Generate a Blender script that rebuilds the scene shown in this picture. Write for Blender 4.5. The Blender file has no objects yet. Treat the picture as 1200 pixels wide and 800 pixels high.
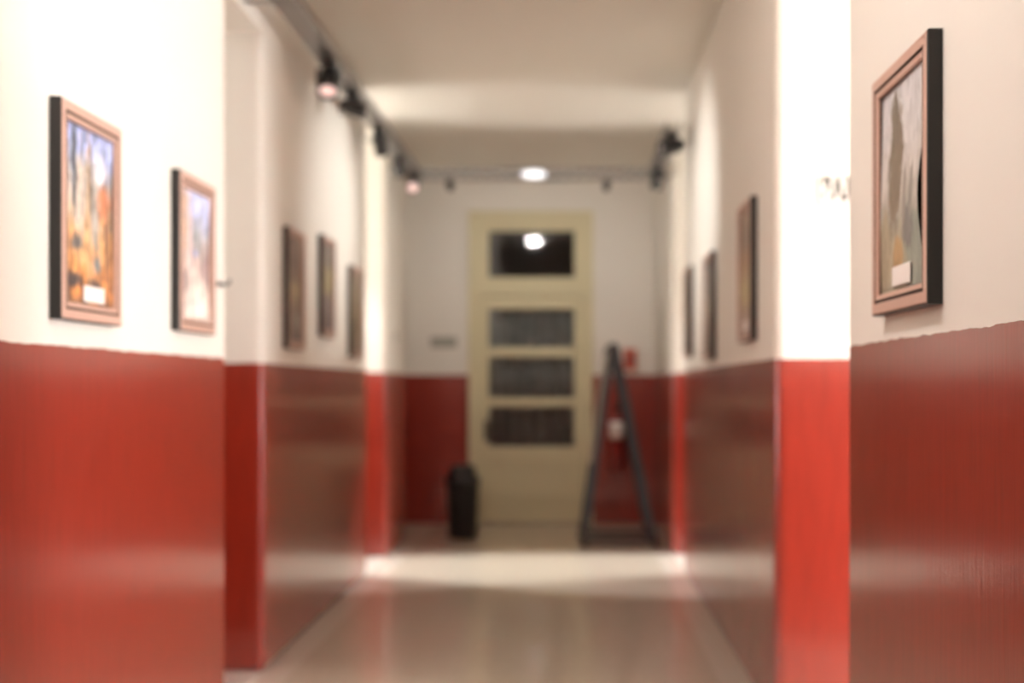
import bpy, bmesh, math, random
from mathutils import Vector, Matrix
random.seed(7)
S = bpy.context.scene
COL = S.collection
PI = math.pi
E = 1.29            # eye height
F = 1450.0          # focal length in pixels at 1200 wide
LA, LB = -1.30, -1.383      # left wall planes: near section, far section
RA, RB = 0.72, 0.777        # right wall planes
CEIL = 3.30
DADO = 1.393
YB = 11.62                  # back wall plane

# ------------------------------------------------------------------ materials
def new_mat(name):
    m = bpy.data.materials.new(name); m.use_nodes = True
    nt = m.node_tree
    return m, nt, nt.nodes['Principled BSDF']

def simple(name, col, rough=.5, metal=0, coat=0, coat_rough=.1, bump=0, bscale=80, spec=.5, var=0):
    m, nt, b = new_mat(name)
    b.inputs['Base Color'].default_value = (*col, 1)
    b.inputs['Roughness'].default_value = rough
    b.inputs['Metallic'].default_value = metal
    b.inputs['Coat Weight'].default_value = coat
    b.inputs['Coat Roughness'].default_value = coat_rough
    b.inputs['Specular IOR Level'].default_value = spec
    tc = nt.nodes.new('ShaderNodeTexCoord')
    n = nt.nodes.new('ShaderNodeTexNoise'); n.inputs['Scale'].default_value = bscale; n.inputs['Detail'].default_value = 4
    nt.links.new(tc.outputs['Object'], n.inputs['Vector'])
    if var:
        mx = nt.nodes.new('ShaderNodeMix'); mx.data_type = 'RGBA'
        mx.inputs['A'].default_value = (*[c*(1-var) for c in col], 1)
        mx.inputs['B'].default_value = (*[min(1, c*(1+var)) for c in col], 1)
        nt.links.new(n.outputs['Fac'], mx.inputs['Factor']); nt.links.new(mx.outputs['Result'], b.inputs['Base Color'])
    if bump:
        bp = nt.nodes.new('ShaderNodeBump'); bp.inputs['Strength'].default_value = bump; bp.inputs['Distance'].default_value = .002
        nt.links.new(n.outputs['Fac'], bp.inputs['Height']); nt.links.new(bp.outputs['Normal'], b.inputs['Normal'])
    return m

def emis(name, col, strength):
    m, nt, b = new_mat(name)
    b.inputs['Base Color'].default_value = (*col, 1)
    b.inputs['Emission Color'].default_value = (*col, 1)
    b.inputs['Emission Strength'].default_value = strength
    return m

def wall_mat():
    """white plaster above, glossy red oil paint below a hand-cut line"""
    m, nt, b = new_mat('painted_wall')
    L = nt.links
    geo = nt.nodes.new('ShaderNodeNewGeometry')
    sep = nt.nodes.new('ShaderNodeSeparateXYZ'); L.new(geo.outputs['Position'], sep.inputs[0])
    n1 = nt.nodes.new('ShaderNodeTexNoise'); n1.inputs['Scale'].default_value = 14; n1.inputs['Detail'].default_value = 5
    L.new(geo.outputs['Position'], n1.inputs['Vector'])
    ma = nt.nodes.new('ShaderNodeMath'); ma.operation = 'MULTIPLY_ADD'
    L.new(n1.outputs['Fac'], ma.inputs[0]); ma.inputs[1].default_value = .012; ma.inputs[2].default_value = DADO-.006
    lt = nt.nodes.new('ShaderNodeMath'); lt.operation = 'LESS_THAN'
    L.new(sep.outputs['Z'], lt.inputs[0]); L.new(ma.outputs[0], lt.inputs[1])
    # plaster
    b.inputs['Roughness'].default_value = .55
    n2 = nt.nodes.new('ShaderNodeTexNoise'); n2.inputs['Scale'].default_value = 1.2; n2.inputs['Detail'].default_value = 4
    L.new(geo.outputs['Position'], n2.inputs['Vector'])
    mx = nt.nodes.new('ShaderNodeMix'); mx.data_type = 'RGBA'
    mx.inputs['A'].default_value = (.79, .755, .69, 1); mx.inputs['B'].default_value = (.83, .795, .735, 1)
    L.new(n2.outputs['Fac'], mx.inputs['Factor']); L.new(mx.outputs['Result'], b.inputs['Base Color'])
    n3 = nt.nodes.new('ShaderNodeTexNoise'); n3.inputs['Scale'].default_value = 45; n3.inputs['Detail'].default_value = 6
    L.new(geo.outputs['Position'], n3.inputs['Vector'])
    bp = nt.nodes.new('ShaderNodeBump'); bp.inputs['Strength'].default_value = .12; bp.inputs['Distance'].default_value = .004
    L.new(n3.outputs['Fac'], bp.inputs['Height']); L.new(bp.outputs['Normal'], b.inputs['Normal'])
    # red oil paint, brushed up and down
    r = nt.nodes.new('ShaderNodeBsdfPrincipled')
    mp = nt.nodes.new('ShaderNodeMapping'); mp.inputs['Scale'].default_value = (60, 60, 5)
    L.new(geo.outputs['Position'], mp.inputs['Vector'])
    n4 = nt.nodes.new('ShaderNodeTexNoise'); n4.inputs['Scale'].default_value = 1; n4.inputs['Detail'].default_value = 5
    L.new(mp.outputs[0], n4.inputs['Vector'])
    m2 = nt.nodes.new('ShaderNodeMix'); m2.data_type = 'RGBA'
    m2.inputs['A'].default_value = (.205, .0150, .0055, 1); m2.inputs['B'].default_value = (.345, .0245, .0085, 1)
    L.new(n4.outputs['Fac'], m2.inputs['Factor']); L.new(m2.outputs['Result'], r.inputs['Base Color'])
    r.inputs['Roughness'].default_value = .42; r.inputs['Specular IOR Level'].default_value = .4
    r.inputs['Coat Weight'].default_value = 1
    r.inputs['Coat IOR'].default_value = 1.8
    rr = nt.nodes.new('ShaderNodeMapRange'); rr.inputs['To Min'].default_value = .07; rr.inputs['To Max'].default_value = .24
    L.new(n4.outputs['Fac'], rr.inputs['Value']); L.new(rr.outputs[0], r.inputs['Coat Roughness'])
    b2 = nt.nodes.new('ShaderNodeBump'); b2.inputs['Strength'].default_value = .30; b2.inputs['Distance'].default_value = .002
    L.new(n4.outputs['Fac'], b2.inputs['Height'])
    L.new(b2.outputs['Normal'], r.inputs['Normal']); L.new(b2.outputs['Normal'], r.inputs['Coat Normal'])
    ms = nt.nodes.new('ShaderNodeMixShader')
    L.new(lt.outputs[0], ms.inputs[0]); L.new(b.outputs[0], ms.inputs[1]); L.new(r.outputs[0], ms.inputs[2])
    L.new(ms.outputs[0], nt.nodes['Material Output'].inputs['Surface'])
    return m

def floor_mat():
    m, nt, b = new_mat('terrazzo_floor')
    L = nt.links
    geo = nt.nodes.new('ShaderNodeNewGeometry')
    v = nt.nodes.new('ShaderNodeTexVoronoi'); v.inputs['Scale'].default_value = 70
    L.new(geo.outputs['Position'], v.inputs['Vector'])
    mx = nt.nodes.new('ShaderNodeMix'); mx.data_type = 'RGBA'
    mx.inputs['A'].default_value = (.52, .445, .345, 1); mx.inputs['B'].default_value = (.66, .58, .465, 1)
    L.new(v.outputs['Color'], mx.inputs['Factor'])
    # paler border strip that follows both walls
    sep = nt.nodes.new('ShaderNodeSeparateXYZ'); L.new(geo.outputs['Position'], sep.inputs[0])
    a = nt.nodes.new('ShaderNodeMath'); a.operation = 'ADD'; a.inputs[1].default_value = -(LB+RB)/2
    L.new(sep.outputs['X'], a.inputs[0])
    ab = nt.nodes.new('ShaderNodeMath'); ab.operation = 'ABSOLUTE'; L.new(a.outputs[0], ab.inputs[0])
    gt = nt.nodes.new('ShaderNodeMath'); gt.operation = 'GREATER_THAN'; gt.inputs[1].default_value = (RB-LB)/2-.13
    L.new(ab.outputs[0], gt.inputs[0])
    m2 = nt.nodes.new('ShaderNodeMix'); m2.data_type = 'RGBA'
    L.new(gt.outputs[0], m2.inputs['Factor']); L.new(mx.outputs['Result'], m2.inputs['A'])
    m2.inputs['B'].default_value = (.70, .64, .54, 1)
    L.new(m2.outputs['Result'], b.inputs['Base Color'])
    b.inputs['Roughness'].default_value = .38
    b.inputs['Coat Weight'].default_value = .85
    b.inputs['Coat Roughness'].default_value = .13
    n = nt.nodes.new('ShaderNodeTexNoise'); n.inputs['Scale'].default_value = 6; n.inputs['Detail'].default_value = 3
    L.new(geo.outputs['Position'], n.inputs['Vector'])
    bp = nt.nodes.new('ShaderNodeBump'); bp.inputs['Strength'].default_value = .05; bp.inputs['Distance'].default_value = .004
    L.new(n.outputs['Fac'], bp.inputs['Height']); L.new(bp.outputs['Normal'], b.inputs['Normal']); L.new(bp.outputs['Normal'], b.inputs['Coat Normal'])
    return m

def glass_mat():
    m, nt, b = new_mat('window_glass')
    L = nt.links
    tr = nt.nodes.new('ShaderNodeBsdfTransparent'); tr.inputs[0].default_value = (.82, .84, .84, 1)
    gl = nt.nodes.new('ShaderNodeBsdfGlossy'); gl.inputs['Roughness'].default_value = .03
    fr = nt.nodes.new('ShaderNodeFresnel'); fr.inputs['IOR'].default_value = 1.5
    ms = nt.nodes.new('ShaderNodeMixShader')
    L.new(fr.outputs[0], ms.inputs[0]); L.new(tr.outputs[0], ms.inputs[1]); L.new(gl.outputs[0], ms.inputs[2])
    L.new(ms.outputs[0], nt.nodes['Material Output'].inputs['Surface'])
    return m

def wood_mat(name, c1, c2):
    m, nt, b = new_mat(name)
    L = nt.links
    tc = nt.nodes.new('ShaderNodeTexCoord')
    n = nt.nodes.new('ShaderNodeTexNoise'); n.inputs['Scale'].default_value = 40; n.inputs['Detail'].default_value = 6; n.inputs['Distortion'].default_value = 1.5
    L.new(tc.outputs['Object'], n.inputs['Vector'])
    mx = nt.nodes.new('ShaderNodeMix'); mx.data_type = 'RGBA'
    mx.inputs['A'].default_value = (*c1, 1); mx.inputs['B'].default_value = (*c2, 1)
    L.new(n.outputs['Fac'], mx.inputs['Factor']); L.new(mx.outputs['Result'], b.inputs['Base Color'])
    b.inputs['Roughness'].default_value = .35
    return m

def art_mat(name, stops, scale=4., wob=.35, shapes=(), seed=0, daub=.35, ragged=2.4):
    """a loosely brushed generic picture: colour bands over the height, broken up by daubs, plus soft ellipses (u,v,ru,rv,colour)"""
    m, nt, b = new_mat(name)
    L = nt.links
    uv = nt.nodes.new('ShaderNodeTexCoord')
    mp = nt.nodes.new('ShaderNodeMapping'); mp.inputs['Location'].default_value = (seed*1.7, seed*.9, 0)
    mp.inputs['Scale'].default_value = (1, 1.35, 1)
    L.new(uv.outputs['UV'], mp.inputs['Vector'])
    n = nt.nodes.new('ShaderNodeTexNoise'); n.inputs['Scale'].default_value = scale; n.inputs['Detail'].default_value = 5; n.inputs['Distortion'].default_value = 1.2
    L.new(mp.outputs[0], n.inputs['Vector'])
    sep = nt.nodes.new('ShaderNodeSeparateXYZ'); L.new(uv.outputs['UV'], sep.inputs[0])
    sub = nt.nodes.new('ShaderNodeMath'); sub.operation = 'SUBTRACT'; sub.inputs[1].default_value = .5
    L.new(n.outputs['Fac'], sub.inputs[0])
    ma = nt.nodes.new('ShaderNodeMath'); ma.operation = 'MULTIPLY_ADD'; ma.inputs[1].default_value = wob*2
    L.new(sub.outputs[0], ma.inputs[0]); L.new(sep.outputs['Y'], ma.inputs[2])
    cr = nt.nodes.new('ShaderNodeValToRGB')
    el = cr.color_ramp.elements
    el[0].position, el[0].color = stops[0][0], (*stops[0][1], 1)
    el[1].position, el[1].color = stops[-1][0], (*stops[-1][1], 1)
    for p, c in stops[1:-1]:
        e = el.new(p); e.color = (*c, 1)
    L.new(ma.outputs[0], cr.inputs[0])
    cur = cr.outputs['Color']
    mp2 = nt.nodes.new('ShaderNodeMapping'); mp2.inputs['Scale'].default_value = (15, 8, 1); mp2.inputs['Rotation'].default_value = (0, 0, .5)
    L.new(uv.outputs['UV'], mp2.inputs['Vector'])
    n2 = nt.nodes.new('ShaderNodeTexNoise'); n2.inputs['Scale'].default_value = 1; n2.inputs['Detail'].default_value = 4; n2.inputs['Distortion'].default_value = .8
    L.new(mp2.outputs[0], n2.inputs['Vector'])
    sub2 = nt.nodes.new('ShaderNodeMath'); sub2.operation = 'SUBTRACT'; sub2.inputs[1].default_value = .5; L.new(n2.outputs['Fac'], sub2.inputs[0])
    for k, (u, v, ru, rv, c) in enumerate(shapes):
        # distorted ellipse distance
        mm = nt.nodes.new('ShaderNodeMapping'); mm.vector_type = 'POINT'
        mm.inputs['Location'].default_value = (-u/ru, -v/rv, 0); mm.inputs['Scale'].default_value = (1/ru, 1/rv, 0)
        L.new(uv.outputs['UV'], mm.inputs['Vector'])
        ln = nt.nodes.new('ShaderNodeVectorMath'); ln.operation = 'LENGTH'; L.new(mm.outputs[0], ln.inputs[0])
        # ragged brush edge
        ad = nt.nodes.new('ShaderNodeMath'); ad.operation = 'MULTIPLY_ADD'; ad.inputs[1].default_value = ragged
        L.new(sub2.outputs[0], ad.inputs[0]); L.new(ln.outputs['Value'], ad.inputs[2])
        mr = nt.nodes.new('ShaderNodeMapRange'); mr.inputs['From Min'].default_value = .55 if ragged > 2 else .85; mr.inputs['From Max'].default_value = 1.25 if ragged > 2 else 1.1
        mr.inputs['To Min'].default_value = 1; mr.inputs['To Max'].default_value = 0
        L.new(ad.outputs[0], mr.inputs['Value'])
        mx = nt.nodes.new('ShaderNodeMix'); mx.data_type = 'RGBA'
        L.new(mr.outputs[0], mx.inputs['Factor']); L.new(cur, mx.inputs['A']); mx.inputs['B'].default_value = (*c, 1)
        cur = mx.outputs['Result']
    v = nt.nodes.new('ShaderNodeTexVoronoi'); v.inputs['Scale'].default_value = 1.6
    L.new(mp2.outputs[0], v.inputs['Vector'])
    bw = nt.nodes.new('ShaderNodeRGBToBW'); L.new(v.outputs['Color'], bw.inputs[0])
    mr = nt.nodes.new('ShaderNodeMapRange'); mr.inputs['To Min'].default_value = 1-daub; mr.inputs['To Max'].default_value = 1+daub
    L.new(bw.outputs[0], mr.inputs['Value'])
    vm = nt.nodes.new('ShaderNodeVectorMath'); vm.operation = 'SCALE'
    L.new(cur, vm.inputs[0]); L.new(mr.outputs[0], vm.inputs['Scale'])
    L.new(vm.outputs[0], b.inputs['Base Color'])
    b.inputs['Roughness'].default_value = .38
    b.inputs['Specular IOR Level'].default_value = .4
    return m

M = dict(
    wall=wall_mat(), floor=floor_mat(), glass=glass_mat(),
    ceil=simple('ceiling_paint', (.80, .77, .70), .7, bump=.1, bscale=30),
    plaster=simple('plaster', (.80, .765, .70), .7, bump=.1, bscale=30),
    cream=simple('cream_gloss_paint', (.70, .64, .43), .5, spec=.3, bump=.08, bscale=25, var=.05),
    black=simple('black_lacquer', (.012, .011, .010), .4),
    pinkwood=wood_mat('pink_beech', (.52, .32, .25), (.62, .40, .32)),
    dark_groove=simple('groove_stain', (.10, .06, .045), .6),
    backing=simple('backing_board', (.02, .016, .013), .8),
    paper=simple('label_paper', (.85, .80, .76), .6),
    redink=simple('label_ink', (.55, .18, .14), .6),
    tray=simple('galvanised_steel', (.33, .325, .32), .34, metal=.9, bump=.1, bscale=60, var=.12),
    spot=simple('spotlight_grey', (.045, .045, .046), .45),
    chrome=simple('chrome', (.75, .75, .76), .12, metal=1),
    binp=simple('bin_plastic', (.010, .010, .011), .42, bump=.1, bscale=90),
    boardf=simple('board_frame_steel', (.050, .052, .060), .42, metal=.2),
    boardp=simple('board_panel_grey', (.42, .39, .34), .5),
    extred=simple('extinguisher_red', (.24, .016, .012), .3, coat=.5),
    alarm=simple('alarm_red', (.56, .13, .08), .4),
    rubber=simple('rubber', (.015, .015, .015), .6),
    plate=simple('nameplate_grey', (.36, .36, .31), .5),
    signw=simple('sign_white', (.78, .77, .72), .5),
    ink=simple('sign_ink', (.035, .045, .04), .6),
    switch=simple('switch_plastic', (.62, .58, .52), .4),
    curtain=simple('grey_curtain', (.42, .40, .38), .85, bump=.3, bscale=5, var=.6),
    dark=simple('dark_room_paint', (.10, .075, .06), .8),
)

# ------------------------------------------------------------------ mesh helpers
def bm_box(bm, x0, x1, y0, y1, z0, z1, mi=0):
    r = bmesh.ops.create_cube(bm, size=1)
    bmesh.ops.scale(bm, vec=(x1-x0, y1-y0, z1-z0), verts=r['verts'])
    bmesh.ops.translate(bm, vec=((x0+x1)/2, (y0+y1)/2, (z0+z1)/2), verts=r['verts'])
    fs = {f for v in r['verts'] for f in v.link_faces}
    for f in fs: f.material_index = mi
    return r['verts']

def bm_lathe(bm, prof, n=32, mat=None, mi=0):
    """prof: (radius, z) pairs, spun about Z; optional matrix"""
    rings = []
    for r, z in prof:
        if r < 1e-6:
            rings.append([bm.verts.new((0, 0, z))])
        else:
            rings.append([bm.verts.new((r*math.cos(2*PI*k/n), r*math.sin(2*PI*k/n), z)) for k in range(n)])
    fs = []
    for a, b in zip(rings, rings[1:]):
        for k in range(n):
            k2 = (k+1) % n
            if len(a) == 1 and len(b) == 1: continue
            if len(a) == 1: fs.append(bm.faces.new((a[0], b[k2], b[k])))
            elif len(b) == 1: fs.append(bm.faces.new((a[k], a[k2], b[0])))
            else: fs.append(bm.faces.new((a[k], a[k2], b[k2], b[k])))
    for f in fs: f.smooth = True; f.material_index = mi
    vs = [v for r in rings for v in r]
    if mat is not None: bmesh.ops.transform(bm, matrix=mat, verts=vs)
    return vs

def bm_bar(bm, p, q, w, d, mi=0, up=(0, 1, 0)):
    """rectangular bar from p to q; w across, d along 'up'"""
    p, q = Vector(p), Vector(q)
    ax = (q-p).normalized(); u = Vector(up); s = ax.cross(u).normalized(); u = s.cross(ax).normalized()
    vs = []
    for c in (p, q):
        for a, b in ((-1, -1), (1, -1), (1, 1), (-1, 1)):
            vs.append(bm.verts.new(c + s*a*w/2 + u*b*d/2))
    for f in ((3, 2, 1, 0), (4, 5, 6, 7), (0, 1, 5, 4), (1, 2, 6, 5), (2, 3, 7, 6), (3, 0, 4, 7)):
        bm.faces.new([vs[i] for i in f]).material_index = mi
    return vs

def bm_tube(bm, pts, r, n=10):
    pts = [Vector(p) for p in pts]
    rings = []
    for i, p in enumerate(pts):
        d = (pts[min(i+1, len(pts)-1)] - pts[max(i-1, 0)]).normalized()
        a = d.orthogonal().normalized() if i == 0 else (a - d*a.dot(d)).normalized()
        b = d.cross(a)
        rings.append([bm.verts.new(p + (a*math.cos(2*PI*k/n) + b*math.sin(2*PI*k/n))*r) for k in range(n)])
    for A, B in zip(rings, rings[1:]):
        for k in range(n):
            bm.faces.new((A[k], A[(k+1) % n], B[(k+1) % n], B[k])).smooth = True
    bm.faces.new(list(reversed(rings[0]))); bm.faces.new(rings[-1])

def rect_sweep(bm, w, h, prof, mis):
    """mitred rectangular moulding in the XZ plane facing -Y; prof: (inset from outer edge, height off the wall)"""
    loops = []
    for ins, t in prof:
        a, b = w/2-ins, h/2-ins
        loops.append([bm.verts.new((x, -t, z)) for x, z in ((-a, -b), (a, -b), (a, b), (-a, b))])
    for (A, B), mi in zip(zip(loops, loops[1:]), mis):
        for k in range(4):
            f = bm.faces.new((A[k], A[(k+1) % 4], B[(k+1) % 4], B[k])); f.material_index = mi

def bevel(bm, w, seg=2, ang=.6):
    es = [e for e in bm.edges if e.is_manifold and e.calc_face_angle(0) > ang]
    bmesh.ops.bevel(bm, geom=es, offset=w, segments=seg, affect='EDGES', profile=.5)

def obj(name, bm, mats, parent=None, loc=(0, 0, 0), rot=(0, 0, 0), normals=True):
    if normals: bmesh.ops.recalc_face_normals(bm, faces=bm.faces)
    me = bpy.data.meshes.new(name); bm.to_mesh(me); bm.free()
    for m in (mats if isinstance(mats, (list, tuple)) else [mats]): me.materials.append(m)
    o = bpy.data.objects.new(name, me); COL.objects.link(o)
    o.location = loc; o.rotation_euler = rot
    if parent: o.parent = parent
    return o

def tag(o, label, cat, group=None):
    o['label'] = label; o['category'] = cat
    if group: o['group'] = group
    return o

def thing(name, label, cat, loc=(0, 0, 0), rot=(0, 0, 0), group=None):
    o = bpy.data.objects.new(name, None); COL.objects.link(o)
    o.location = loc; o.rotation_euler = rot
    o.empty_display_size = .05
    return tag(o, label, cat, group)

def struct(name, bm, mats, label, cat, parent=None, **k):
    o = obj(name, bm, mats, parent, **k)
    if not parent:
        o['kind'] = 'structure'; tag(o, label, cat)
    return o

def boxes(name, lst, m, label, cat, bev=0, parent=None):
    bm = bmesh.new()
    for b in lst: bm_box(bm, *b)
    if bev: bevel(bm, bev, 3)
    return struct(name, bm, m, label, cat, parent)

# ------------------------------------------------------------------ the setting
YR = -2.2
XL, XR = -3.35, 3.35
B4 = .032
boxes('floor', [(XL-.2, XR+.2, YR-.2, YB+2.4, -.12, 0)], M['floor'], 'polished beige terrazzo corridor floor with paler border strips', 'floor')
boxes('ceiling', [(XL-.2, XR+.2, YR-.2, YB+2.4, CEIL, CEIL+.12)], M['ceil'], 'plain off-white corridor ceiling', 'ceiling')
boxes('wall_left_near', [(XL, LA, YR, 4.65, 0, CEIL)], M['wall'], 'nearest left wall, white over red dado, with two framed pictures', 'wall', .012)
boxes('wall_left_recess', [(XL, -2.0, 4.65, 5.57, 0, CEIL)], M['wall'], 'back of the doorway recess in the left wall', 'wall')
boxes('wall_left_lintel', [(-2.0, LB, 4.65, 5.57, 2.88, CEIL)], M['plaster'], 'plaster lintel over the recess in the left wall', 'wall')
boxes('wall_left_middle', [(XL, LB, 5.57, 8.38, 0, CEIL)], M['wall'], 'middle left wall with three small framed pictures', 'wall', B4)
boxes('wall_left_far', [(XL, LB, 9.30, 10.35, 0, CEIL)], M['wall'], 'short brightly lit far left wall beyond the side passage', 'wall', B4)
boxes('wall_left_niche', [(XL, -1.85, 10.35, YB, 0, CEIL)], M['wall'], 'recessed left wall by the black bin', 'wall')
boxes('wall_left_end', [(XL-.15, XL, YR, YB, 0, CEIL)], M['plaster'], 'outer wall at the left end of the side passage', 'wall')
boxes('wall_right_near', [(RA, XR, YR, 3.21, 0, CEIL)], M['wall'], 'nearest right wall, white over red dado, with the closest picture', 'wall', .012)
boxes('wall_right_middle', [(RB, XR, 4.71, 8.50, 0, CEIL)], M['wall'], 'middle right wall whose bright red end face looks at the viewer', 'wall', B4)
boxes('wall_right_far', [(RB, XR, 9.45, YB, 0, CEIL)], M['wall'], 'far right wall beside the folding board', 'wall', B4)
boxes('wall_right_end', [(XR, XR+.15, YR, YB, 0, CEIL)], M['plaster'], 'outer wall at the right end of the side passages', 'wall')
boxes('wall_rear', [(XL, XR, YR-.15, YR, 0, CEIL)], M['wall'], 'wall closing the corridor behind the viewer', 'wall')

px = lambda p: (p-669)/F*YB
pz = lambda p: E+(452-p)/F*YB
DX0, DX1, DZ = px(552), px(692), pz(251)
boxes('wall_back', [(XL, DX0, YB, YB+.2, 0, CEIL), (DX1, XR, YB, YB+.2, 0, CEIL), (DX0, DX1, YB, YB+.2, DZ, CEIL)], M['wall'],
      'end wall of the corridor, white over dark red, around the cream door', 'wall')
boxes('wall_room_beyond', [(-1.6, -1.5, YB+.2, YB+2.4, 0, CEIL), (.9, 1.0, YB+.2, YB+2.4, 0, CEIL), (-1.6, 1.0, YB+2.3, YB+2.4, 0, CEIL)], M['dark'],
      'dark room seen through the door glass', 'wall')

# ---- the cream door with its fanlight
door = bpy.data.objects.new('door_1', None); COL.objects.link(door); door.location = ((DX0+DX1)/2, YB, 0)
door['kind'] = 'structure'; tag(door, 'cream glazed door with a fanlight at the end of the corridor', 'door')
def dbm(lst, bev=.006):
    bm = bmesh.new()
    for (a, b, y0, y1, c, d) in lst:
        vs = bm_box(bm, a-door.location.x, b-door.location.x, y0, y1, c, d)
    if bev: bevel(bm, bev, 2)
    return bm
gx0, gx1 = px(573), px(673)
lx0, lx1 = DX0+.10, DX1-.08
# frame: jambs, head, transom bar
obj('door_frame', dbm([(DX0, DX0+.10, -.035, .12, 0, DZ), (DX1-.08, DX1, -.035, .12, 0, DZ), (DX0, DX1, -.036, .12, DZ-.10, DZ),
                       (DX0, DX1, -.038, .12, pz(347), pz(336))]), M['cream'], door)
obj('architrave', dbm([(DX0-.02, DX0+.035, -.048, -.001, 0, DZ+.02), (DX1-.035, DX1+.02, -.048, -.001, 0, DZ+.02), (DX0-.02, DX1+.02, -.05, -.001, DZ-.03, DZ+.025)]), M['cream'], door)
# fanlight sash
z0, z1 = pz(336), DZ-.10
fan = obj('fanlight_sash', dbm([(lx0, gx0, -.02, .03, z0, z1), (gx1, lx1, -.02, .03, z0, z1), (gx0, gx1, -.02, .03, z0, pz(325)), (gx0, gx1, -.02, .03, pz(271), z1)]), M['cream'], door)
bm = bmesh.new(); bm_box(bm, gx0-.01, gx1+.01, -.003, .003, pz(326), pz(270))
bm.verts.ensure_lookup_table()
cz = (pz(326)+pz(270))/2
bmesh.ops.translate(bm, vec=(-door.location.x, 0, -cz), verts=bm.verts)
obj('fanlight_pane', bm, M['glass'], fan, loc=(0, .006, cz), rot=(math.radians(1.55), 0, 0))
# door leaf: stiles, rails, muntins, recessed lower panel
zt = pz(347)
leaf = obj('door_leaf', dbm([(lx0+.004, gx0, -.012, .03, .012, zt-.004), (gx1, lx1-.004, -.012, .03, .012, zt-.004),
                      (gx0, gx1, -.012, .03, pz(362), zt-.004), (gx0, gx1, -.012, .03, pz(541), pz(523)), (gx0, gx1, -.012, .03, .012, .13)]), M['cream'], door)
obj('muntin', dbm([(gx0, gx1, -.010, .026, pz(418), pz(407))]), M['cream'], leaf)
obj('muntin', dbm([(gx0, gx1, -.010, .026, pz(476), pz(466))]), M['cream'], leaf)
obj('lower_panel', dbm([(gx0-.01, gx1+.01, .004, .022, .12, pz(540)), (gx0+.06, gx1-.06, -.004, .01, .19, pz(540)-.07)], .01), M['cream'], leaf)
for a, b in ((362, 407), (418, 466), (476, 523)):
    bm = bmesh.new(); bm_box(bm, gx0-.01-door.location.x, gx1+.01-door.location.x, .006, .010, pz(b)-.01, pz(a)+.01)
    obj('pane', bm, M['glass'], leaf)
hx, hz = px(570)-door.location.x, pz(503)
bm = bmesh.new(); bm_box(bm, hx-.018, hx+.018, -.020, -.012, hz-.11, hz+.09); bevel(bm, .004)
bm_tube(bm, [(hx, -.018, hz+.02), (hx, -.06, hz+.02), (hx+.02, -.07, hz+.02), (hx+.11, -.07, hz+.018)], .009)
h = obj('door_handle', bm, M['spot'], door); h['label'] = 'dark metal lever handle'
bm = bmesh.new(); bm_box(bm, DX0-door.location.x+.1, DX1-door.location.x-.08, -.03, .1, 0, .012); bevel(bm, .004)
obj('threshold', bm, M['boardp'], door)

# ---- gathered curtain behind the leaf's panes
bm = bmesh.new(); NX, NZ = 90, 24
W0, W1 = gx0-.05, gx1+.05
grid = []
for j in range(NZ+1):
    row = []
    for i in range(NX+1):
        u, v = i/NX, j/NZ
        y = .020*math.sin(u*46+1.5*math.sin(v*5)) + .014*math.sin(u*19+v*9) + .012*math.sin(v*21+u*7)
        row.append(bm.verts.new((W0+(W1-W0)*u, YB+.12+y, .62+(2.06-.62)*v)))
    grid.append(row)
for j in range(NZ):
    for i in range(NX): bm.faces.new((grid[j][i], grid[j][i+1], grid[j+1][i+1], grid[j+1][i])).smooth = True
cu = obj('curtain', bm, M['curtain'])
cu.modifiers.new('Solidify', 'SOLIDIFY').thickness = .003
tag(cu, 'crumpled grey curtain hanging behind the glass panes of the cream door', 'curtain')
bm = bmesh.new(); bm_tube(bm, [(W0-.05, YB+.12, 2.07), (W1+.05, YB+.12, 2.07)], .012)
rod = obj('curtain_rod', bm, M['spot'], None); tag(rod, 'thin dark rod carrying the grey curtain behind the door', 'rod')

stone = simple('pale_marble', (.78, .74, .66), .3, coat=.5, bump=.03, bscale=8, var=.04)
boxes('trim_1', [(-1.999, LB-.004, 4.655, 5.565, .0002, .006)], stone, 'pale stone threshold in the left doorway recess', 'threshold', .002)
boxes('trim_2', [(XL+.1, LB-.004, 8.385, 9.295, .0002, .006)], stone, 'pale stone threshold of the far left side passage', 'threshold', .002)
boxes('trim_3', [(RB+.004, XR-.1, 8.505, 9.445, .0002, .006)], stone, 'pale stone threshold of the far right side passage', 'threshold', .002)
# ---- lit windows of the side rooms
def window(name, x, y0, y1, z0, z1, s, m, label):
    """glazed daylight window let into the end wall of a side passage; s=+1 faces +x"""
    root = bpy.data.objects.new(name, None); COL.objects.link(root); root.location = (x, (y0+y1)/2, z0)
    root['kind'] = 'structure'; tag(root, label, 'window')
    w, h = (y1-y0)/2, z1-z0
    bm = bmesh.new()
    for b in ((0, .06, -w-.05, -w+.02, -.05, h+.05), (0, .06, w-.02, w+.05, -.05, h+.05), (0, .06, -w, w, -.05, .02), (0, .06, -w, w, h-.02, h+.05),
              (.005, .045, -.018, .018, 0, h), (.005, .045, -w, w, h*.62, h*.62+.035)):
        bm_box(bm, min(s*b[0], s*b[1]), max(s*b[0], s*b[1]), *b[2:])
    bevel(bm, .004); obj('window_frame', bm, M['plaster'], root)
    bm = bmesh.new(); bm_box(bm, min(s*.012, s*.02), max(s*.012, s*.02), -w, w, 0, h); obj('pane', bm, m, root)
    return root
L1 = emis('bright_window_light', (.98, .985, 1.0), 25)
L2 = emis('passage_window_light', (1.0, .985, .96), 8)
window('window_1', XR, 3.28, 3.86, .45, 2.55, -1, L1, 'tall bright window lighting the first side passage on the right')
window('window_2', XL, 8.45, 9.24, 1.5, 2.95, 1, L2, 'bright window lighting the far left side passage')
window('window_3', XR, 8.62, 9.36, 1.5, 2.95, -1, L2, 'bright window lighting the far right side passage')

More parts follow.
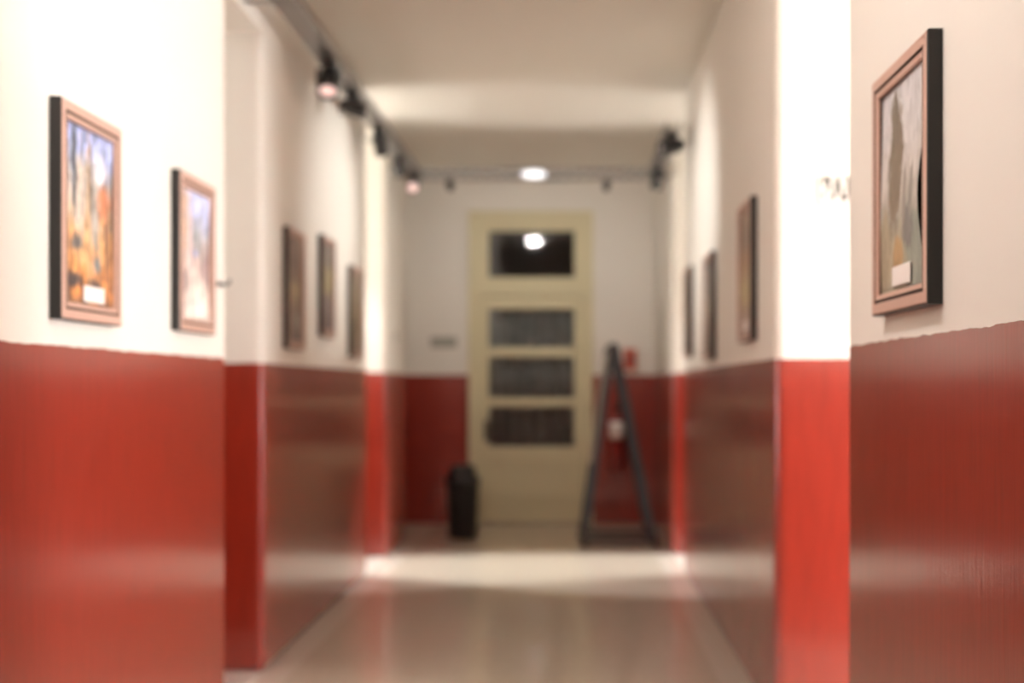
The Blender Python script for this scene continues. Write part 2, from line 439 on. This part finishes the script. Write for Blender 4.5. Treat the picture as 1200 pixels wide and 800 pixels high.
# ------------------------------------------------------------------ pictures
def picture(loc, side, w, h, art, label, group=None, buckle=0, caption=True, fw=.046, T=.032):
    root = thing('framed_picture', label, 'picture', loc, (0, 0, PI/2 if side < 0 else -PI/2), group)
    k = fw/.046
    bm = bmesh.new()
    rect_sweep(bm, w, h, [(0, .001), (0, T-.004), (.003, T-.001), (.006*k, T), (.026*k, T), (.028*k, T-.005), (.032*k, T-.005), (.034*k, T-.001), (.044*k, T-.003), (.046*k, T-.008), (.046*k, .006)],
               [0, 0, 1, 1, 2, 2, 2, 1, 1, 2])
    fr = obj('frame', bm, [M['black'], M['pinkwood'], M['dark_groove']], root)
    bm = bmesh.new(); bm_box(bm, -w/2+.004, w/2-.004, -.008, -.002, -h/2+.004, h/2-.004); obj('backing', bm, M['backing'], root)
    # the print: a sheet, a little buckled
    iw, ih = w-2*fw-.002, h-2*fw-.002
    zb, N, K = -ih/2, 16, 24
    bm = bmesh.new(); uvl = bm.loops.layers.uv.new('UVMap'); g = []
    for j in range(K+1):
        v = j/K
        cut = buckle*math.exp(-((v-.38)/.26)**2)*.55 if buckle else 0
        row = []
        for i in range(N+1):
            u = i/N
            e = (1-u) if side > 0 else (1-u)
            lift = .0025*math.sin(5*v+2*u)+ (buckle*.30*math.exp(-((v-.45)/.25)**2)*max(0, u-.3)**2 if buckle else 0)
            x = -iw/2 + (iw-cut)*u
            row.append((bm.verts.new((x, -(T-.012)-lift, zb+ih*v)), u, v))
        g.append(row)
    for j in range(K):
        for i in range(N):
            q = (g[j][i], g[j][i+1], g[j+1][i+1], g[j+1][i])
            f = bm.faces.new([a[0] for a in q]); f.smooth = True
            for lp, a in zip(f.loops, q): lp[uvl].uv = (a[1], a[2])
    pr = obj('print', bm, art, root, normals=False)
    if caption:
        bm = bmesh.new(); bm_box(bm, -.055, .085, -T+.004, -T+.007, -h/2+fw+.008, -h/2+fw+.050); bevel(bm, .001, 1)
        c = obj('caption_label', bm, M['paper'], root); c['label'] = 'small white caption card at the bottom of the picture'
    return root

A1 = art_mat('print_orange_wood', [(0, (.18, .10, .07)), (.12, (.62, .25, .08)), (.42, (.72, .40, .18)), (.55, (.55, .42, .30)), (.75, (.42, .42, .42)), (.88, (.32, .38, .62)), (1, (.38, .44, .72))], 5, .3,
    [(.30, .62, .12, .26, (.62, .52, .44)), (.62, .55, .11, .3, (.42, .40, .36)), (.83, .62, .16, .13, (.55, .20, .10)), (.72, .80, .13, .09, (.86, .86, .92)), (.25, .33, .15, .07, (.12, .12, .12)), (.66, .25, .06, .06, (.18, .22, .24)), (.48, .4, .035, .6, (.55, .36, .20)), (.15, .13, .2, .05, (.08, .06, .06)), (.6, .12, .13, .04, (.08, .06, .06)), (.2, .8, .05, .3, (.10, .12, .16)), (.55, .7, .03, .3, (.16, .12, .10)), (.9, .35, .05, .3, (.22, .10, .06)), (.35, .27, .12, .05, (.75, .42, .2))], 1, .6, 2.1)
A2 = art_mat('print_street', [(0, (.78, .70, .64)), (.3, (.72, .60, .54)), (.5, (.62, .50, .46)), (.68, (.55, .56, .62)), (.8, (.52, .58, .85)), (1, (.58, .64, .92))], 4, .22,
    [(.1, .8, .13, .3, (.58, .38, .20)), (.28, .65, .1, .35, (.75, .60, .58)), (.58, .65, .10, .15, (.30, .34, .36)), (.85, .42, .22, .17, (.42, .30, .30)), (.5, .52, .07, .03, (.25, .35, .70)), (.12, .28, .1, .1, (.28, .22, .22)), (.62, .15, .25, .2, (.86, .78, .70)), (.42, .6, .03, .3, (.3, .22, .22)), (.75, .55, .05, .12, (.2, .22, .2))], 2, .5, 2.1)
A3 = art_mat('print_brown_trees', [(0, (.12, .10, .09)), (.3, (.22, .17, .13)), (.5, (.32, .25, .16)), (.75, (.20, .18, .16)), (1, (.30, .24, .20))], 5, .3,
    [(.3, .75, .12, .3, (.09, .085, .08)), (.7, .7, .10, .3, (.26, .14, .10)), (.5, .5, .3, .08, (.42, .34, .20)), (.6, .2, .3, .08, (.26, .25, .22))], 3)
A4 = art_mat('print_ochre_field', [(0, (.13, .10, .10)), (.3, (.18, .14, .13)), (.5, (.36, .30, .16)), (.75, (.24, .21, .17)), (1, (.22, .20, .18))], 5, .3,
    [(.6, .62, .25, .12, (.40, .34, .18)), (.35, .3, .3, .12, (.20, .16, .17))], 4)
A5 = art_mat('print_olive_bank', [(0, (.16, .14, .11)), (.35, (.30, .24, .14)), (.6, (.36, .30, .20)), (1, (.24, .21, .17))], 5, .3, [(.5, .35, .3, .1, (.18, .15, .1)), (.6, .75, .2, .12, (.42, .36, .26))], 5)
A6 = art_mat('print_cypress', [(0, (.34, .31, .22)), (.2, (.42, .36, .23)), (.36, (.40, .39, .33)), (.55, (.58, .54, .50)), (.75, (.62, .60, .60)), (1, (.60, .59, .61))], 4.5, .16,
    [(.35, .60, .16, .34, (.21, .16, .11)), (.32, .82, .10, .14, (.19, .15, .11)), (.86, .14, .26, .22, (.27, .29, .24)), (.70, .30, .15, .10, (.20, .185, .17)), (.45, .16, .12, .10, (.45, .28, .12)), (.60, .42, .06, .16, (.30, .26, .22)), (.78, .44, .05, .14, (.27, .25, .22)), (.12, .22, .14, .2, (.36, .30, .20))], 6, .2, 1.2)
A7 = art_mat('print_garden', [(0, (.30, .20, .17)), (.2, (.34, .26, .17)), (.4, (.46, .36, .18)), (.58, (.42, .26, .18)), (.8, (.30, .23, .17)), (1, (.42, .31, .24))], 5, .3,
    [(.3, .6, .14, .1, (.42, .23, .08)), (.45, .32, .3, .1, (.52, .42, .20)), (.4, .12, .12, .05, (.50, .34, .34)), (.6, .8, .1, .15, (.22, .20, .15))], 7)
A8 = art_mat('print_grey_harbour', [(0, (.16, .13, .12)), (.4, (.26, .23, .20)), (.7, (.30, .28, .25)), (1, (.24, .22, .21))], 5, .3, [(.5, .5, .25, .1, (.36, .30, .22))], 8)
A9 = art_mat('print_dark_lane', [(0, (.12, .11, .10)), (.5, (.20, .18, .16)), (1, (.18, .17, .17))], 5, .3, [(.5, .4, .25, .1, (.28, .24, .18))], 9)

G = 'framed pictures along the corridor walls'
picture((LA, 3.29, 1.735), -1, .417, .555, A1, 'large framed picture of orange and blue foliage, leftmost on the left wall', G)
picture((LA, 4.22, 1.733), -1, .404, .525, A2, 'pale framed street picture with blue sky, second on the left wall', G)
picture((LB, 6.12, 1.765), -1, .37, .585, A3, 'dark brown framed picture, first past the left recess', G, caption=False, fw=.038)
picture((LB, 6.94, 1.842), -1, .36, .555, A4, 'framed picture hung highest of the three on the middle left wall', G, caption=False, fw=.038)
picture((LB, 7.85, 1.755), -1, .39, .565, A5, 'small olive framed picture, farthest on the left wall', G, caption=False, fw=.038)
pn = picture((RA, 2.613, 1.715), 1, .44, .533, A6, 'large framed picture of a dark tree under grey sky, closest on the right', G, buckle=.065)
picture((RB, 5.345, 1.782), 1, .39, .60, A7, 'framed ochre and pink picture just past the bright red wall end', G, caption=True, fw=.038)
picture((RB, 6.80, 1.722), 1, .40, .58, A8, 'thin-looking framed picture in the middle of the three on the middle right wall', G, caption=False, fw=.038)
picture((RB, 8.03, 1.765), 1, .40, .575, A9, 'dark framed picture, farthest away on the right wall', G, caption=False, fw=.038)

# ------------------------------------------------------------------ cable tray with lamps
TX0, TX1, TY, TZ = -1.22, .652, 9.75, E+1.655
tray = thing('cable_tray', 'grey perforated steel cable tray hung under the ceiling in a U', 'cable tray', (TX0, TY, TZ))
def channel(bm, p, q, w=.095, h=.06, t=.004, along='y'):
    """trough with slotted sides between p and q"""
    (x0, y0), (x1, y1) = p, q
    L = y1-y0 if along == 'y' else x1-x0
    n = max(2, int(L/.08))
    def B(a0, a1, c0, c1, z0, z1):
        if along == 'y': bm_box(bm, x0+c0-TX0, x0+c1-TX0, y0+a0-TY, y0+a1-TY, z0, z1)
        else: bm_box(bm, x0+a0-TX0, x0+a1-TX0, y0+c0-TY, y0+c1-TY, z0, z1)
    B(0, L, -w/2, w/2, -h/2, -h/2+t)
    for s in (-1, 1):
        c0, c1 = (-w/2, -w/2+t) if s < 0 else (w/2-t, w/2)
        B(0, L, c0, c1, -h/2+t, -h/2+.017); B(0, L, c0, c1, h/2-.017, h/2)
        for i in range(n):
            a = L*i/n
            B(a, a+L/n*.6, c0, c1, -h/2+.017, h/2-.017)
bm = bmesh.new(); channel(bm, (TX0, 4.68), (TX0, TY+.0475)); obj('left_run', bm, M['tray'], tray)
bm = bmesh.new(); channel(bm, (TX1, 7.85), (TX1, TY+.0475)); obj('right_run', bm, M['tray'], tray)
bm = bmesh.new(); channel(bm, (TX0+.048, TY), (TX1-.048, TY), along='x', w=.095, h=.085); obj('cross_run', bm, M['tray'], tray, loc=(0, 0, .0126))
for (x, y, wx) in ((TX0, 5.25, LB), (TX0, 7.4, LB), (TX0, 8.2, LB), (TX0, 9.5, LB), (TX1, 8.5, RB), (TX1, 9.6, RB)):
    bm = bmesh.new(); sg_ = 1 if wx > x else -1
    bm_box(bm, min(x-TX0-sg_*.045, wx-TX0), max(x-TX0-sg_*.045, wx-TX0), y-TY-.015, y-TY+.015, -.030, -.024)
    bm_box(bm, min(wx-TX0, wx-TX0-sg_*.006), max(wx-TX0, wx-TX0-sg_*.006), y-TY-.02, y-TY+.02, -.030, .04)
    obj('wall_bracket', bm, M['tray'], tray)

SPL, SPR, SPE = 75, 75, 10
lens_warm = emis('spot_lens_glow', (1.0, .72, .66), .36)
lens_off = simple('spot_lens_unlit', (.30, .29, .28), .15)
SG = 'spotlights on the cable tray'
def spotlight(x, y, aim, label, lit=False, power=0, size=1., z=TZ-.0302, cone=52):
    root = thing('spotlight', label, 'spotlight', (x, y, z), (0, 0, 0), SG)
    s = size
    bm = bmesh.new()
    bm_box(bm, -.028*s, .028*s, -.045*s, .045*s, -.018*s, 0); bevel(bm, .004)
    bm_tube(bm, [(0, 0, -.016*s), (0, 0, -.030*s)], .010*s)
    obj('mount', bm, M['spot'], root)
    d = (Vector(aim)-Vector((x, y, z-.09*s))).normalized()
    Q = d.to_track_quat('Z', 'Y').to_matrix().to_4x4()
    T_ = Matrix.Translation((0, 0, -.075*s)) @ Q
    bm = bmesh.new()
    for sg in (-1, 1):
        bm_box(bm, sg*.048*s-.004*s, sg*.048*s+.004*s, -.012*s, .012*s, -.085*s, -.026*s)
    bm_box(bm, -.052*s, .052*s, -.012*s, .012*s, -.034*s, -.026*s)
    obj('yoke', bm, M['spot'], root)
    bm = bmesh.new()
    bm_lathe(bm, [(0, -.075*s), (.026*s, -.072*s), (.030*s, -.04*s), (.040*s, -.03*s), (.043*s, .055*s), (.047*s, .06*s), (.047*s, .075*s), (.040*s, .075*s), (.038*s, .060*s), (0, .058*s)], 28, T_)
    hs = obj('housing', bm, M['spot'], root)
    bm = bmesh.new(); bm_lathe(bm, [(0, .072*s), (.022*s, .070*s), (.039*s, .062*s), (.039*s, .0595*s), (0, .0592*s)], 28, T_)
    ln = obj('lens', bm, lens_warm if lit else lens_off, root)
    if lit: ln['label'] = 'glowing pinkish lens'
    if power:
        ld = bpy.data.lights.new('spot_beam', 'SPOT'); ld.energy = power; ld.spot_size = math.radians(cone); ld.spot_blend = 1
        ld.shadow_soft_size = .035; ld.color = (1, .97, .93)
        lo = bpy.data.objects.new('spot_beam', ld); COL.objects.link(lo)
        lo.location = T_ @ Vector((0, 0, .085*s)); lo.rotation_euler = (-d).to_track_quat('Z', 'Y').to_euler(); lo.parent = root
    return root
spotlight(-1.22, 6.23, (-1.15, 5.5, 1.7), 'largest grey spotlight with pinkish glowing lens, nearest on the left cable tray', True, 0, 1.15)
spotlight(-1.22, 6.91, (.777, 7.2, 2.3), 'second spotlight along the left cable tray, turned across the corridor', power=SPL, size=1.0)
spotlight(-1.22, 7.90, (-1.0, 9.3, 1.0), 'third spotlight along the left cable tray, beside the passage opening', size=1.0)
spotlight(-1.22, 8.80, (-.9, 9.6, 1.0), 'fourth spotlight along the left cable tray, before its far corner', size=.9)
spotlight(-1.22, 9.55, (-.9, 7.0, 1.6), 'spotlight with pink lens at the far left corner of the cable tray', True, size=1.0)
spotlight(.652, 7.98, (-1.383, 7.3, 2.3), 'spotlight at the near end of the right cable tray', power=SPR, size=1.15)
spotlight(.652, 9.3, (.2, 9.6, 1.0), 'spotlight near the far right corner of the cable tray', size=1.0)
spotlight(-.955, TY, (-.75, YB, 2.1), 'small spotlight under the cross tray, left of the round lamp', power=SPE, cone=120, size=.6, z=TZ-.0302)
spotlight(.284, TY, (.15, YB, 2.1), 'small spotlight under the cross tray, right of the round lamp', power=SPE, cone=120, size=.6, z=TZ-.0302)

# round lamp on the middle of the cross tray
lamp = thing('rail_lamp', 'round bright lamp mounted on the middle of the cross cable tray', 'lamp', (-.29, TY-.0477, TZ))
RX = Matrix.Rotation(PI/2, 4, 'X')
bm = bmesh.new(); bm_lathe(bm, [(0, 0), (.085, 0), (.088, .012), (.080, .02), (.074, .022), (0, .022)], 40, Matrix.Scale(.46, 4, (0, 0, 1)) @ Matrix.Scale(1.35, 4, (1, 0, 0)) @ RX)
obj('lamp_base', bm, M['tray'], lamp)
bm = bmesh.new(); bm_lathe(bm, [(.074, .020), (.070, .035), (.05, .052), (.025, .060), (0, .062)], 40, Matrix.Scale(.46, 4, (0, 0, 1)) @ Matrix.Scale(1.35, 4, (1, 0, 0)) @ RX)
obj('diffuser', bm, emis('lamp_glow', (.94, .95, 1.0), .6), lamp)

PPASS = 340  # power of the unseen lamps added to light the crossing's floor
# ceiling lamp behind the viewer that lights the near part
def ceiling_lamp(x, y, r, strength, label, col=(1, .925, .90)):
    root = thing('ceiling_lamp', label, 'lamp', (x, y, CEIL))
    bm = bmesh.new(); bm_lathe(bm, [(0, 0), (r+.03, 0), (r+.03, -.03), (r+.005, -.045), (0, -.045)], 48); obj('lamp_housing', bm, M['switch'], root)
    bm = bmesh.new(); bm_lathe(bm, [(r, -.045), (r, -.06), (r*.85, -.085), (r*.5, -.10), (0, -.105)], 48); obj('diffuser', bm, emis('ceiling_lamp_glow', col, strength), root)
ceiling_lamp(-.62, 2.2, .095, 145, 'round ceiling lamp over the near end of the corridor')
def downlight(x, y, aim, power, label):
    """reflector lamp under the ceiling of a side passage, turned on to the crossing's floor"""
    root = thing('added_passage_lamp', label, 'lamp', (x, y, CEIL))
    d = (Vector(aim)-Vector((x, y, CEIL-.28))).normalized()
    T_ = Matrix.Translation((0, 0, -.28)) @ d.to_track_quat('Z', 'Y').to_matrix().to_4x4()
    bm = bmesh.new(); bm_lathe(bm, [(0, 0), (.06, 0), (.06, -.02), (0, -.02)], 24); bm_tube(bm, [(0, 0, -.01), (0, 0, -.28)], .012); obj('mount', bm, M['spot'], root)
    bm = bmesh.new(); bm_lathe(bm, [(0, -.10), (.05, -.09), (.09, 0), (.13, .08), (.126, .08), (.085, 0), (0, -.01)], 32, T_); obj('lamp_shade', bm, M['spot'], root)
    bm = bmesh.new(); bm_lathe(bm, [(0, .02), (.095, .015), (.095, .012), (0, .01)], 32, T_); obj('diffuser', bm, emis('added_lamp_glow', (1, .96, .9), 8), root)
    ld = bpy.data.lights.new('added_passage_beam', 'SPOT'); ld.energy = power; ld.spot_size = math.radians(36); ld.spot_blend = .35; ld.shadow_soft_size = .09; ld.color = (.97, .98, 1)
    lo = bpy.data.objects.new('added_passage_beam', ld); COL.objects.link(lo); lo.parent = root
    lo.location = T_ @ Vector((0, 0, .10)); lo.rotation_euler = (-d).to_track_quat('Z', 'Y').to_euler()
downlight(-3.1, 9.12, (-.2, 8.80, 0), PPASS, 'added unseen reflector lamp in the far left side passage')
downlight(2.95, 9.28, (-.35, 8.84, 0), PPASS, 'added unseen reflector lamp in the far right side passage')

# ------------------------------------------------------------------ black bin
bx, by = (542-669)/F*10.5, 10.5
b = thing('waste_bin', 'black plastic waste bin with raised lid left of the cream door', 'bin', (bx, by, 0))
bm = bmesh.new()
bm_lathe(bm, [(0, 0), (.118, 0), (.124, .008), (.140, .47), (.150, .475), (.150, .495), (.143, .50), (.134, .49), (.118, .02), (0, .018)], 40)
obj('bin_body', bm, M['binp'], b)
bm = bmesh.new()
bm_lathe(bm, [(.149, .492), (.152, .50), (.150, .512), (.120, .53), (.112, .545), (.112, .59), (.104, .612), (.06, .622), (0, .624)], 40)
obj('bin_lid', bm, M['binp'], b)
bm = bmesh.new(); bm_box(bm, -.065, .065, -.117, -.10, .547, .592); bevel(bm, .006); obj('swing_flap', bm, M['rubber'], b)

# ------------------------------------------------------------------ folding A board
q = F/9.95
af = thing('folding_board', 'grey steel A-frame folding board standing open beside the cream door', 'board', ((722-669)/q, 10.2, 0), (0, 0, math.radians(2.5)))
ax, az = 0, 1.61
lf, rf = (683-722)/q, (766-722)/q
ax = (718-722)/q
def board_side(foot, sgn):
    frm = bmesh.new()
    for yy in (-.25, .25):
        bm_bar(frm, (foot, yy, .012), (ax+sgn*.014, yy, az), .048, .036)
    top = Vector((ax+sgn*.014, 0, az)); ft = Vector((foot, 0, .012))
    for t in (.97, .40, .03):
        c = ft.lerp(top, t); bm_bar(frm, (c.x, -.25, c.z), (c.x, .25, c.z), .03, .03, up=(0, 0, 1))
    bevel(frm, .004)
    f = obj('side_frame', frm, M['boardf'], af)
    a, c = ft.lerp(top, .40), ft.lerp(top, .96)
    bm = bmesh.new(); off = Vector((sgn*.018, 0, .004)) if sgn < 0 else Vector((.018, 0, .004))
    bm_bar(bm, a+off, c+off, .012, .47); bevel(bm, .002)
    if sgn < 0:
        pp = obj('display_panel', bm, M['boardp'], f); pp['label'] = 'light grey display panel on the left frame'
    else: bm.free()
    for yy in (-.25, .25):
        bm = bmesh.new(); bm_box(bm, foot-.028, foot+.028, yy-.024, yy+.024, 0, .03); bevel(bm, .005); obj('foot', bm, M['rubber'], af)
board_side(lf, -1); board_side(rf, 1)
for yy in (-.25, .25):
    bm = bmesh.new(); bm_bar(bm, (lf, yy, .055), (rf, yy, .055), .034, .075); bevel(bm, .004); obj('base_bar', bm, M['boardf'], af)
bm = bmesh.new(); bm_tube(bm, [(ax, -.27, az+.005), (ax, .27, az+.005)], .024, 16); obj('hinge', bm, M['boardf'], af)

# ------------------------------------------------------------------ fire things on the end wall
ex = px(722)
e = thing('fire_extinguisher', 'red fire extinguisher with white label on end wall behind the folding board', 'fire extinguisher', (ex, YB-.095, .50))
bm = bmesh.new(); bm_lathe(bm, [(0, 0), (.062, 0), (.074, .010), (.078, .03), (.078, .46), (.070, .50), (.045, .53), (.024, .54), (.024, .565), (0, .565)], 36)
obj('cylinder_body', bm, M['extred'], e)
bm = bmesh.new()
n = 16; R0 = .0795
ring = [[bm.verts.new((R0*math.sin(a), -R0*math.cos(a), z)) for a in [(-.95+1.9*k/n) for k in range(n+1)]] for z in (.30, .52-.06)]
for k in range(n): bm.faces.new((ring[0][k], ring[0][k+1], ring[1][k+1], ring[1][k])).smooth = True
lb = obj('label_sticker', bm, M['paper'], e); lb['label'] = 'white instruction label'
lb.modifiers.new('Solidify', 'SOLIDIFY').thickness = .0008
bm = bmesh.new(); bm_box(bm, -.02, .02, -.02, .02, .56, .60); bm_bar(bm, (0, .03, .60), (0, -.09, .635), .022, .008, up=(1, 0, 0)); bm_bar(bm, (0, .02, .585), (0, -.085, .575), .02, .006, up=(1, 0, 0)); bevel(bm, .002)
obj('valve_handle', bm, M['rubber'], e)
bm = bmesh.new(); bm_tube(bm, [(.02, 0, .58), (.07, -.01, .58), (.098, -.02, .53), (.102, -.02, .40), (.094, -.02, .22)], .010, 10)
obj('hose', bm, M['rubber'], e)
bm = bmesh.new(); bm_box(bm, -.03, .03, .078, .095, .15, .45); bm_box(bm, -.075, .075, .07, .09, .36, .38); bevel(bm, .002)
obj('wall_bracket', bm, M['spot'], e)

al = thing('alarm_box', 'orange-red fire alarm box on end wall, behind top of folding board', 'alarm', (px(738), YB, pz(421)))
bm = bmesh.new(); bm_box(bm, -.06, .06, -.055, 0, -.10, .10); bevel(bm, .01, 3); obj('alarm_case', bm, M['alarm'], al)
bm = bmesh.new(); bm_box(bm, -.034, .034, -.059, -.052, -.05, .03); bevel(bm, .003); obj('press_plate', bm, M['extred'], al)

npl = thing('wall_sign', 'small grey nameplate on the end wall left of the cream door', 'sign', (px(520), YB, pz(401)))
bm = bmesh.new(); bm_box(bm, -.125, .125, -.006, 0, -.05, .05); bevel(bm, .002); obj('plate_back', bm, M['plate'], npl)
bm = bmesh.new(); rect_sweep(bm, .25, .10, [(0, .004), (0, .009), (.008, .009), (.008, .004)], [0, 0, 0]); obj('plate_rim', bm, M['boardp'], npl)

# ------------------------------------------------------------------ room sign on the bright end face
def text_mesh(name, body, size, m, parent, loc, rot, depth=.0008):
    cu = bpy.data.curves.new(name, 'FONT'); cu.body = body; cu.size = size; cu.offset = .003; cu.extrude = depth; cu.align_x = 'CENTER'; cu.align_y = 'CENTER'
    t = bpy.data.objects.new(name, cu); COL.objects.link(t)
    dg = bpy.context.evaluated_depsgraph_get()
    me = bpy.data.meshes.new_from_object(t.evaluated_get(dg)); bpy.data.objects.remove(t)
    me.materials.append(m) if not me.materials else None
    me.materials.clear(); me.materials.append(m)
    o = bpy.data.objects.new(name, me); COL.objects.link(o); o.parent = parent; o.location = loc; o.rotation_euler = rot
    return o
q = F/4.71
sw = .20; sx0 = (959-669)/q
sg = thing('room_sign', 'small white room sign with dark letters above bright red wall end', 'sign', (sx0+sw/2, 4.71, E+(452-224)/q))
bm = bmesh.new(); bm_box(bm, -sw/2, sw/2, -.004, 0, -.056, .056); bevel(bm, .001, 1); obj('sign_plate', bm, M['signw'], sg)
bm = bmesh.new(); rect_sweep(bm, sw, .112, [(0, .003), (0, .0052), (.004, .0052), (.004, .003)], [0, 0, 0]); obj('sign_border', bm, M['plate'], sg)
lt = text_mesh('lettering', 'ЗАЛ', .115, M['ink'], sg, (-.022, -.0055, 0), (PI/2, 0, 0)); lt.scale = (.56, 1, 1)

# ------------------------------------------------------------------ small wall fittings
def switch(x, y, z, side, label, name='light_switch', cat='switch'):
    r = thing(name, label, cat, (x, y, z), (0, 0, PI/2 if side < 0 else -PI/2))
    bm = bmesh.new(); bm_box(bm, -.04, .04, -.012, 0, -.04, .04); bevel(bm, .005); obj('back_plate', bm, M['switch'], r)
    bm = bmesh.new(); bm_box(bm, -.016, .016, -.018, -.010, -.026, .026); bevel(bm, .003); obj('rocker', bm, M['boardp'], r)
switch(LB, 9.68, 1.68, -1, 'small light switch on the bright far left wall')
hk = thing('wall_hook', 'tiny dark metal hook on left wall beside the pale street picture', 'hook', (LA, 4.56, 1.665), (0, 0, PI/2))
bm = bmesh.new(); bm_box(bm, -.03, .03, -.006, 0, -.012, .012); bevel(bm, .002); obj('hook_plate', bm, M['chrome'], hk)
bm = bmesh.new(); bm_tube(bm, [(0, -.003, .002), (0, -.03, -.004), (0, -.042, .004), (0, -.044, .018)], .005); obj('hook_arm', bm, M['spot'], hk)

# ------------------------------------------------------------------ camera and render look
cam = bpy.data.cameras.new('camera'); co = bpy.data.objects.new('camera', cam); COL.objects.link(co)
co.location = (0, 0, E); co.rotation_euler = (PI/2, 0, 0)
cam.sensor_width = 36; cam.lens = F/1200*36; cam.sensor_fit = 'HORIZONTAL'
cam.shift_x = -(669-600)/1200; cam.shift_y = (452-400)/1200
cam.clip_start = .05
cam.dof.use_dof = True; cam.dof.focus_distance = 2.0; cam.dof.aperture_fstop = 1.85
S.camera = co
w = bpy.data.worlds.new('world'); S.world = w; w.use_nodes = True
w.node_tree.nodes['Background'].inputs[0].default_value = (1, .9, .8, 1); w.node_tree.nodes['Background'].inputs[1].default_value = .03
S.view_settings.view_transform = 'Standard'; S.view_settings.look = 'None'; S.view_settings.gamma = 1; S.view_settings.exposure = 1.12
S.view_settings.use_curve_mapping = False
S.cycles.use_denoising = True
S.cycles.max_bounces = 12; S.cycles.diffuse_bounces = 6; S.cycles.glossy_bounces = 6; S.cycles.transparent_max_bounces = 16
S.cycles.caustics_reflective = False; S.cycles.caustics_refractive = False
